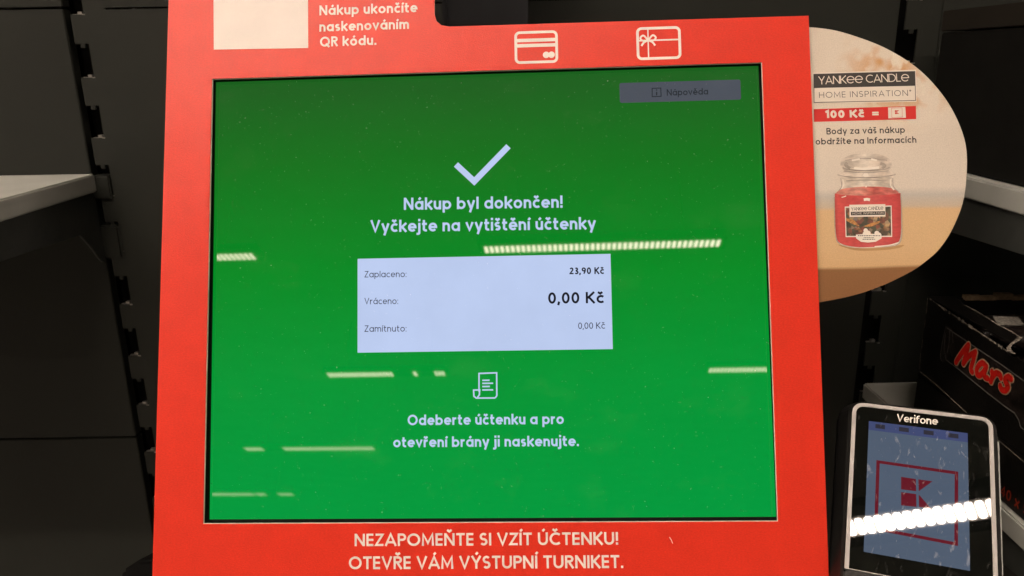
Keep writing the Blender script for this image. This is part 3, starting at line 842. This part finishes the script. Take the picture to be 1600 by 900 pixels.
# ------------------------------------------------------------------ oval advertising card at the right edge
def ad_material():
    m, nt, p = newmat('advert_print')
    tc = nt.nodes.new('ShaderNodeTexCoord'); sp = nt.nodes.new('ShaderNodeSeparateXYZ')
    nt.links.new(tc.outputs['Object'], sp.inputs[0])
    co = tc.outputs['Object']
    v = lambda y: front.uv(1380, y, -.0045)[1]
    vb_, vt_ = v(480), v(40)
    nz = noise(nt, co, 9, 2)
    yy = nt.nodes.new('ShaderNodeMath'); yy.operation = 'MULTIPLY_ADD'
    nt.links.new(nz, yy.inputs[0]); yy.inputs[1].default_value = .003; nt.links.new(sp.outputs['Y'], yy.inputs[2])
    f = nt.nodes.new('ShaderNodeMapRange'); nt.links.new(yy.outputs[0], f.inputs[0])
    f.inputs[1].default_value = vb_ + .0015; f.inputs[2].default_value = vt_ + .0015
    q = lambda y: (v(y) - vb_) / (vt_ - vb_)
    base = ramp(nt, f.outputs[0], [(0, (.25, .115, .045)), (q(420), (.28, .135, .055)), (q(415), (.68, .45, .24)), (q(385), (.71, .49, .27)), (q(328), (.71, .49, .27)),
                                   (q(322), (.60, .50, .39)), (q(305), (.56, .53, .48)), (q(293), (.73, .66, .57)), (q(180), (.76, .68, .575)), (1, (.72, .64, .54))])
    # blurred amber ornaments of the photographed room, upper right
    sp2 = nt.nodes.new('ShaderNodeVectorMath'); sp2.operation = 'SUBTRACT'; nt.links.new(co, sp2.inputs[0])
    c = front.uv(1405, 110, -.0045); sp2.inputs[1].default_value = (c[0], c[1], -.0045)
    ln = nt.nodes.new('ShaderNodeVectorMath'); ln.operation = 'LENGTH'; nt.links.new(sp2.outputs[0], ln.inputs[0])
    mask = ramp(nt, mul(nt, ln.outputs['Value'], 20), [(0.25, (1, 1, 1)), (0.80, (0, 0, 0))])
    blob = ramp(nt, noise(nt, co, 85, 1.2), [(0.40, (0, 0, 0)), (0.56, (1, 1, 1))])
    mk = mixc(nt, 1.0, mask, blob, 'MULTIPLY')
    base = mixc(nt, mk, base, (.64, .35, .15))
    blob2 = ramp(nt, noise(nt, stretch(nt, (1.3, 1, 1)), 120, 1), [(0.58, (0, 0, 0)), (0.66, (.7, .7, .7))])
    mk2 = mixc(nt, 1.0, mask, blob2, 'MULTIPLY')
    base = mixc(nt, mk2, base, (.80, .74, .62))
    g = noise(nt, co, 1400, 2)
    base = mixc(nt, 1.0, base, ramp(nt, g, [(0.3, (.90, .90, .90)), (0.7, (1.05, 1.05, 1.05))]), 'MULTIPLY')
    nt.links.new(base, p.inputs['Base Color'])
    p.inputs['Roughness'].default_value = .5
    p.inputs['Specular IOR Level'].default_value = .3
    return m


ad = empty('advertising_card', front.M @ Vector((*front.uv(1270, 470, -.0045), -.0045)), 'cream oval cardboard advert with red candle jar, behind the right edge of the red board', 'advertising card')
off = -.0042
edge = [(1236, 60), (1240, 48), (1246, 44), (1264, 42.5), (1302, 47), (1339, 57.5), (1378, 72.5), (1414, 92.5), (1441, 113), (1464, 137), (1483, 163), (1498, 192), (1508, 222), (1511, 252), (1509, 290), (1504, 318), (1495, 343), (1482, 369), (1466, 391), (1447, 408), (1424, 424), (1385, 443.5), (1352, 456), (1321, 464.5), (1280, 472.5), (1268, 475), (1258, 477)]
eU = front.uvs(spline(edge, 5), off)[::-1]
Acc().prism(eU, off - .0012, off).obj('card', ad_material(), front.M, ad)
card = bpy.data.objects['card']
m_ink = surf('dark_grey_ink', (0.055, 0.050, 0.048), .5, .3, var=.1)
m_cream = surf('cream_print', (0.80, 0.73, 0.64), .5, .3, var=.03)
m_adred = surf('advert_red', (0.66, 0.035, 0.03), .5, .3, var=.05)
c1, c2, c3, c4, c5, c6 = [off + .00008 * k for k in range(1, 7)]
pxpoly(front, [(1269.5, 114), (1431, 109), (1432, 159), (1271, 161.5)], c1, m_cream, 'logo_plate', card)
pxpoly(front, [(1271, 115.5), (1429, 111.5), (1430, 134), (1271.5, 137.5)], c2, m_ink, 'logo_band', card)
A = Acc(); stroke(A, front.uvs([(1271.5, 116), (1429.5, 111.5), (1430.5, 157), (1272, 160)], c3), 1, .00018, c3); A.obj('logo_border', m_ink, front.M, card)
lettering('YANK€€ CANDL€', front, (1279, 132), (1421, 127), 12.5, .105, m_cream, c3, card, gap=.03)
lettering('HOME INSPIRATION®', front, (1280, 153), (1424, 149.5), 9, .085, m_ink, c3, card, gap=.24)
pxpoly(front, [(1271.5, 170.5), (1431, 165.5), (1431.5, 186), (1272, 190.5)], c1, m_adred, 'red_band', card)
lettering('100 Kč', front, (1289, 184.5), (1351, 183), 11.5, .24, m_cream, c2, card, gap=.10)
lettering('=', front, (1363, 183), (1373, 182.8), 11, .18, m_cream, c2, card)
pxpoly(front, [(1387.5, 168), (1414.5, 167), (1415.5, 184), (1388, 185)], c2, m_cream, 'emblem_plate', card)


def kemblem(pl, quad, off, mat, parent, name='emblem', hw=.00009, frame=True):
    """square frame with four pieces forming a K"""
    U = pl.uvs(quad, off)
    mp = lambda s, t: tuple((1 - t) * ((1 - s) * U[0][i] + s * U[1][i]) + t * ((1 - s) * U[3][i] + s * U[2][i]) for i in (0, 1))
    A = Acc()
    if frame: stroke(A, U, 1, hw, off)
    for q in ([(.31, .24), (.495, .24), (.495, .42), (.31, .42)], [(.31, .455), (.495, .455), (.495, .64), (.31, .64)], [(.52, .24), (.70, .24), (.52, .42)], [(.52, .455), (.70, .64), (.52, .64)]):
        A.poly([mp(*p) for p in reversed(q)], off + 1e-5)
    return A.obj(name, mat, pl.M, parent)


kemblem(front, [(1393, 169), (1409.5, 168.5), (1410, 183), (1393.5, 183.7)], c3, m_adred, card)
lettering('Body za váš nákup', front, (1291.5, 210), (1414, 207.5), 10, .165, m_ink, c1, card, gap=.14)
lettering('obdržíte na Informacích', front, (1274.5, 226), (1432, 223), 10, .165, m_ink, c1, card, gap=.14)

# the candle jar picture (flat print on the card)
def vgrad(name, y0, y1, stops, nscale=160, amt=.25):
    m, nt, p = newmat(name)
    tc = nt.nodes.new('ShaderNodeTexCoord'); sp = nt.nodes.new('ShaderNodeSeparateXYZ'); nt.links.new(tc.outputs['Object'], sp.inputs[0])
    f = nt.nodes.new('ShaderNodeMapRange'); nt.links.new(sp.outputs['X'], f.inputs[0])
    f.inputs[1].default_value = front.uv(y0, 330, off)[0]; f.inputs[2].default_value = front.uv(y1, 330, off)[0]
    c = ramp(nt, f.outputs[0], stops)
    n_ = noise(nt, stretch(nt, (1, 2.2, 1)), nscale, 3)
    c = mixc(nt, 1.0, c, ramp(nt, n_, [(.35, (1 - amt,) * 3), (.65, (1 + amt * .5,) * 3)]), 'MULTIPLY')
    nt.links.new(c, p.inputs['Base Color']); p.inputs['Roughness'].default_value = .5; p.inputs['Specular IOR Level'].default_value = .3
    return m


m_jar = vgrad('print_jar_glass', 1303, 1408, [(0, (.62, .52, .43)), (.08, (.74, .66, .57)), (.3, (.66, .58, .49)), (.5, (.80, .73, .64)), (.75, (.64, .55, .46)), (.92, (.76, .68, .59)), (1, (.5, .42, .36))])
m_wax = vgrad('print_red_wax', 1303, 1408, [(0, (.42, .06, .055)), (.06, (.66, .10, .09)), (.3, (.62, .085, .085)), (.55, (.68, .13, .125)), (.9, (.60, .08, .08)), (1, (.45, .06, .06))], 300, .12)
m_waxtop = vgrad('print_wax_top', 1303, 1408, [(0, (.68, .25, .20)), (.4, (.72, .32, .26)), (.6, (.60, .13, .11)), (1, (.66, .22, .19))], 220, .3)
m_glint = surf('print_glint', (.86, .80, .72), .5, .3, var=.1)
m_glshade = surf('print_glass_shade', (.40, .35, .30), .5, .3, var=.3, vscale=200)
J = lambda x, y: (1290 + x / 5.62, 240 + y / 5.625)         # coordinates read off an enlarged crop
pj = lambda pts: [J(*p) for p in pts]
pxpoly(front, pj([(108, 800), (300, 832), (480, 828), (600, 812), (690, 802), (640, 830), (480, 850), (260, 850)]), c1, surf('print_table_shadow', (.48, .29, .13), .5, .3), 'jar_shadow_print', card, 4, closed_spline=True)
pxpoly(front, pj([(128, 200), (98, 185), (120, 172), (165, 150), (135, 120), (135, 70), (180, 30), (240, 8), (350, 0), (460, 5), (530, 28), (575, 65), (578, 120), (555, 148), (590, 165), (620, 182), (592, 205), (588, 250), (605, 300), (650, 340), (665, 380), (668, 600), (664, 760), (610, 810), (430, 828), (250, 828), (130, 800), (88, 740), (76, 560), (76, 370), (100, 330), (130, 280)]), c2, m_jar, 'jar_print', card, 4, closed_spline=True)
pxpoly(front, pj([(82, 372), (100, 352), (250, 366), (460, 362), (640, 348), (656, 372), (662, 560), (655, 740), (600, 800), (430, 820), (260, 820), (135, 790), (94, 730), (84, 560)]), c3, m_wax, 'wax_print', card, 4, closed_spline=True)
pxpoly(front, pj([(92, 346), (150, 310), (300, 292), (440, 290), (570, 302), (640, 338), (600, 356), (430, 368), (240, 368), (130, 360)]), c4, m_waxtop, 'wax_top_print', card, 4, closed_spline=True)
A = Acc(); k = 0
for pts, hw in (([(150, 120), (190, 138), (350, 150), (520, 138), (562, 118)], .0004), ([(190, 80), (175, 100), (215, 130)], .0011), ([(480, 85), (520, 105), (495, 130)], .0011), ([(105, 187), (200, 205), (350, 212), (500, 205), (612, 185)], .00035),
                ([(132, 215), (140, 290), (110, 330)], .0003), ([(590, 215), (596, 290), (640, 335)], .0003), ([(170, 60), (350, 40), (540, 60)], .0003), ([(165, 155), (350, 168), (550, 152)], .0003),
                ([(76, 380), (78, 560), (90, 740), (130, 800)], .0002), ([(664, 380), (670, 600), (664, 760), (610, 812)], .0002), ([(180, 240), (350, 232), (530, 240)], .00025)):
    stroke(A, front.uvs(spline(pj(pts), 4), c5), 0, hw * .8, c5 + k * 6e-6); k += 1
tag(A.obj('glass_shading_print', m_glshade, front.M, card), kind='stuff')
A = Acc(); k = 0
for pts, hw in (([(250, 128), (350, 134), (470, 122)], .0011), ([(335, 180), (350, 190), (372, 182)], .0015), ([(150, 225), (160, 270), (140, 310)], .0005), ([(570, 225), (572, 280), (600, 320)], .0005), ([(230, 60), (300, 48)], .0008), ([(400, 48), (450, 60)], .0008),
                ([(335, 405), (365, 402), (390, 407)], .0012), ([(140, 385), (165, 378), (180, 372)], .0004), ([(430, 818), (560, 805), (640, 782)], .0005), ([(350, 295), (360, 285)], .0005)):
    stroke(A, front.uvs(spline(pj(pts), 4), c6), 0, hw * .7, c6 + k * 6e-6); k += 1
tag(A.obj('glass_glint_print', m_glint, front.M, card), kind='stuff')
c7, c8, c9, c10 = [off + .00008 * k for k in range(7, 11)]
def label_mat():
    m, nt, p = newmat('print_label_picture')
    co = stretch(nt, (1, 1, 1))
    v_ = nt.nodes.new('ShaderNodeTexVoronoi'); v_.inputs['Scale'].default_value = 420; nt.links.new(co, v_.inputs['Vector'])
    s_ = nt.nodes.new('ShaderNodeSeparateColor'); nt.links.new(v_.outputs['Color'], s_.inputs[0])
    c = ramp(nt, s_.outputs[0], [(0, (.08, .07, .05)), (.25, (.10, .11, .07)), (.45, (.25, .08, .06)), (.6, (.45, .22, .09)), (.75, (.22, .19, .16)), (.9, (.60, .40, .20)), (1, (.14, .15, .10))])
    c = mixc(nt, ramp(nt, noise(nt, co, 190, 2), [(.50, (0, 0, 0)), (.68, (1, 1, 1))]), c, (.05, .05, .035))
    nt.links.new(c, p.inputs['Base Color']); p.inputs['Roughness'].default_value = .5
    return m
pxpoly(front, pj([(168, 466), (580, 456), (585, 732), (176, 734)]), c7, m_glint, 'label_border_print', card)
pxpoly(front, pj([(176, 476), (572, 466), (576, 722), (184, 724)]), c8, label_mat(), 'label_picture_print', card)
for cx, cy, r_ in ((352, 676, 20), (372, 700, 24), (345, 705, 20), (450, 700, 22), (470, 712, 18)):
    pxpoly(front, pj([(cx + r_ * math.cos(a), cy + r_ * math.sin(a)) for a in [i * math.pi / 6 for i in range(12)]]), c8 + .00003 + cx * 1e-8, m_glint, 'label_light_print', card)
for pts in ([(330, 640), (400, 610), (480, 590), (470, 612), (390, 645)], [(180, 565), (250, 585), (300, 640), (240, 620), (182, 590)]):
    pxpoly(front, pj(pts), c8 + .00006, surf('print_cinnamon', (.52, .25, .09), .5, .3, var=.5, vscale=900), 'label_spice_print', card)
pxpoly(front, pj([(208, 450), (524, 444), (526, 552), (210, 556)]), c9, m_glint, 'label_plate_print', card)
pxpoly(front, pj([(222, 512), (520, 506), (521, 538), (223, 543)]), c9 + .00004, m_ink, 'label_band_print', card)
lettering('YANK€€ CANDL€', front, J(226, 502), J(508, 492), 5.2, .12, m_ink, c10, card, gap=.03)
lettering('HOME INSPIRATION', front, J(236, 536), J(508, 530), 3.4, .12, m_cream, c10, card, gap=.2)
pxpoly(front, pj([(266, 712), (372, 704), (490, 708), (492, 745), (440, 775), (372, 782), (310, 775), (268, 745)]), c9, m_glint, 'label_scroll_print', card)
A = Acc()
for yy, xa, xb in ((722, 284, 478), (740, 335, 425), (754, 325, 436)):
    x = xa; k = 0
    while x < xb:
        d = random.uniform(5, 16); stroke(A, front.uvs([J(x, yy), J(min(x + d, xb), yy - 1)], c10), 0, .00022, c10); x += d + random.uniform(3, 6)
tag(A.obj('scroll_print', m_ink, front.M, card), kind='stuff')

# ------------------------------------------------------------------ payment terminal
T = Plane((0.1983, 0.3777, 1.178), (0.9259, -0.3774, 0.0194), (0.2561, 0.6556, 0.7103))
term = empty('payment_terminal', (.29, .45, 0), 'card payment terminal with scratched touch screen showing a red K emblem, bottom right', 'payment terminal')
m_tb = surf('terminal_body', (0.010, 0.0095, 0.009), .5, .35, var=.2, bump=.3, bscale=1800)
m_rim = surf('terminal_silver_rim', (0.50, 0.48, 0.47), .5, .4, var=.08, metal=0, dust=.2)
m_glass = display('terminal_black_glass', (0.0015, 0.0015, 0.0012), rough=.011, dust=.15, scratch=.02)
R0 = T.uvs([(1333, 627), (1551, 655), (1552, 905), (1319, 888)])
rx0 = R0[3][0]; rx1 = R0[1][0]; ry1 = (R0[0][1] + R0[1][1]) / 2; ry0 = R0[3][1]
rx0 = (R0[0][0] + R0[3][0]) / 2
print('TERM rim', [tuple(round(c, 4) for c in p) for p in R0], 'w', rx1 - rx0, 'h', ry1 - ry0)
tw = rx1 - rx0
outl = rrect(rx0, ry0, rx1, ry1, .0062)
inl = rrect(rx0 + .0021, ry0 + .0003, rx1 - .0021, ry1 - .0021, .0045)
# bottom of the rim is open: keep its corners nearly square
def flatten(P, y, lim):
    return [(p[0], y if p[1] < lim else p[1]) for p in P]
def square_bottom(x0, y0, x1, y1, r, n=6):
    P = [(x1, y1 - r)]
    for cx, a0 in ((x1 - r, 0), (x0 + r, 90)):
        for i in range(n + 1):
            a_ = R(a0 + 90 * i / n); P.append((cx + r * math.cos(a_), y1 - r + r * math.sin(a_)))
    P += [(x0, y1 - r - .001), (x0, y0), (x1, y0)]
    return P
o_ = square_bottom(rx0, ry0, rx1, ry1, .0062); i_ = square_bottom(rx0 + .0022, ry0 + .0004, rx1 - .0022, ry1 - .0022, .0042)
Acc().ring(o_, i_, -.003, .0006).obj('silver_rim', m_rim, T.M, term)
ip = square_bottom(rx0 + .0023, ry0 + .0005, rx1 - .0023, ry1 - .0023, .0041)
glass = Acc().prism(ip, -.003, 0).obj('glass_face', m_glass, T.M, term)
# tapered body
def loop_at(g_, w, drop=.035):
    P = square_bottom(rx0 - g_ * (1.7 if w < -.005 else 1), ry0 - drop, rx1 + g_, ry1 + g_ * .7, .0062 + g_, 6)
    return [(p[0], p[1], w) for p in P]
V = []; F = []
levels = [(.0004, .0001), (.0022, -.0012), (.0042, -.010), (.0046, -.020), (-.004, -.032)]
for g_, w in levels: V += loop_at(g_, w)
n = len(loop_at(0, 0))
for l in range(len(levels) - 1):
    for i in range(n):
        j = (i + 1) % n; F.append([l * n + j, l * n + i, (l + 1) * n + i, (l + 1) * n + j])
F.append([(len(levels) - 1) * n + i for i in reversed(range(n))])
meshobj('body', V, F, m_tb, T.M, term)
# chin below the rim
Acc().prism([(rx0 - .0003, ry0 - .035), (rx1 + .0003, ry0 - .035), (rx1 + .0003, ry0 - .0003), (rx0 - .0003, ry0 - .0003)], -.004, .0004).obj('chin', m_tb, T.M, term, bevel=.0012)
tr = T.uvs([(1557, 690), (1561, 690), (1567.5, 905), (1563, 905)], -.012)
trim = Acc().prism([(tr[3][0], tr[3][1] - .03), (tr[2][0] , tr[2][1] - .03), (tr[1][0], tr[1][1]), (tr[0][0], tr[0][1])], -.0145, -.012)
trim.obj('side_trim', m_shelf, T.M, term)
Acc().prism([(rx1 + .0047, ry0 - .04), (tr[2][0] - .0001, ry0 - .04), (tr[1][0] + .0001, tr[1][1] + .003), (rx1 + .0047, tr[1][1] + .004)], -.022, -.0147).obj('reader_slot', m_body, T.M, term)
# lit display
dq = T.uvs([(1358, 658), (1512.5, 677), (1515, 892), (1349, 862)])
tx0 = (dq[0][0] + dq[3][0]) / 2; tx1 = (dq[1][0] + dq[2][0]) / 2; ty1 = (dq[0][1] + dq[1][1]) / 2; ty0 = (dq[2][1] + dq[3][1]) / 2
m_td = display('terminal_screen_blue', (0.078, 0.105, 0.155), rough=.013, dust=.3, scratch=.16)
m_tbar = display('terminal_status_bar', (0.050, 0.065, 0.16), rough=.013, dust=.3, scratch=.06)
m_tred = display('terminal_screen_red', (0.125, 0.008, 0.018), rough=.013, dust=.4, scratch=.12)
m_tdk = display('terminal_dark_mark', (0.028, 0.026, 0.040), rough=.013, dust=.3, scratch=.1)
t1, t2 = .00012, .00024
td = Acc().poly([(tx0, ty0), (tx1, ty0), (tx1, ty1), (tx0, ty1)], t1).obj('display', m_td, T.M, term)
hh = ty1 - ty0
Acc().poly([(tx0, ty1 - .072 * hh), (tx1, ty1 - .072 * hh), (tx1, ty1), (tx0, ty1)], t1 + .00004).obj('status_bar', m_tbar, T.M, td)
for xa in (.07, .315, .565, .81):
    Acc().poly([(tx0 + xa * (tx1 - tx0), ty1 - .052 * hh), (tx0 + (xa + .10) * (tx1 - tx0), ty1 - .052 * hh), (tx0 + (xa + .10) * (tx1 - tx0), ty1 - .018 * hh), (tx0 + xa * (tx1 - tx0), ty1 - .018 * hh)], t2).obj('status_mark', m_tdk, T.M, td)
E1 = T.uvs([(1372, 721.5), (1494.5, 739), (1494, 850), (1368.5, 826)], t2)
A = Acc(); stroke(A, E1, 1, .0009, t2)
for q in ([(1408, 745), (1431, 748.5), (1431.5, 767.5), (1408, 764.5)], [(1408, 769), (1431.5, 772), (1432, 792), (1408, 789.5)], [(1435, 749), (1457, 752), (1435.5, 767.5)], [(1435.5, 772.5), (1455, 795), (1436, 792)]):
    A.poly(T.uvs(q[::-1], t2), t2 + 1e-5)
A.obj('emblem', m_tred, T.M, td)
lettering('Verifone', T, (1401, 658.5), (1465, 664), 12, .17, surf('terminal_white_print', (.75, .72, .66), .4, .4), t1, glass, gap=.07, shear=.10)
# arm and post that carry the terminal
pc = T.M @ Vector((rx0 + tw / 2, ry0 + .01, -.033))
A = Acc().box(pc.x - .012, pc.x + .012, pc.y + .004, pc.y + .028, 0.02, pc.z)
A.obj('mounting_post', m_body, parent=term, bevel=.002)
Acc().box(pc.x - .07, pc.x + .07, pc.y - .05, pc.y + .09, 0, 0.0198).obj('post_foot', m_body, parent=term, bevel=.002)
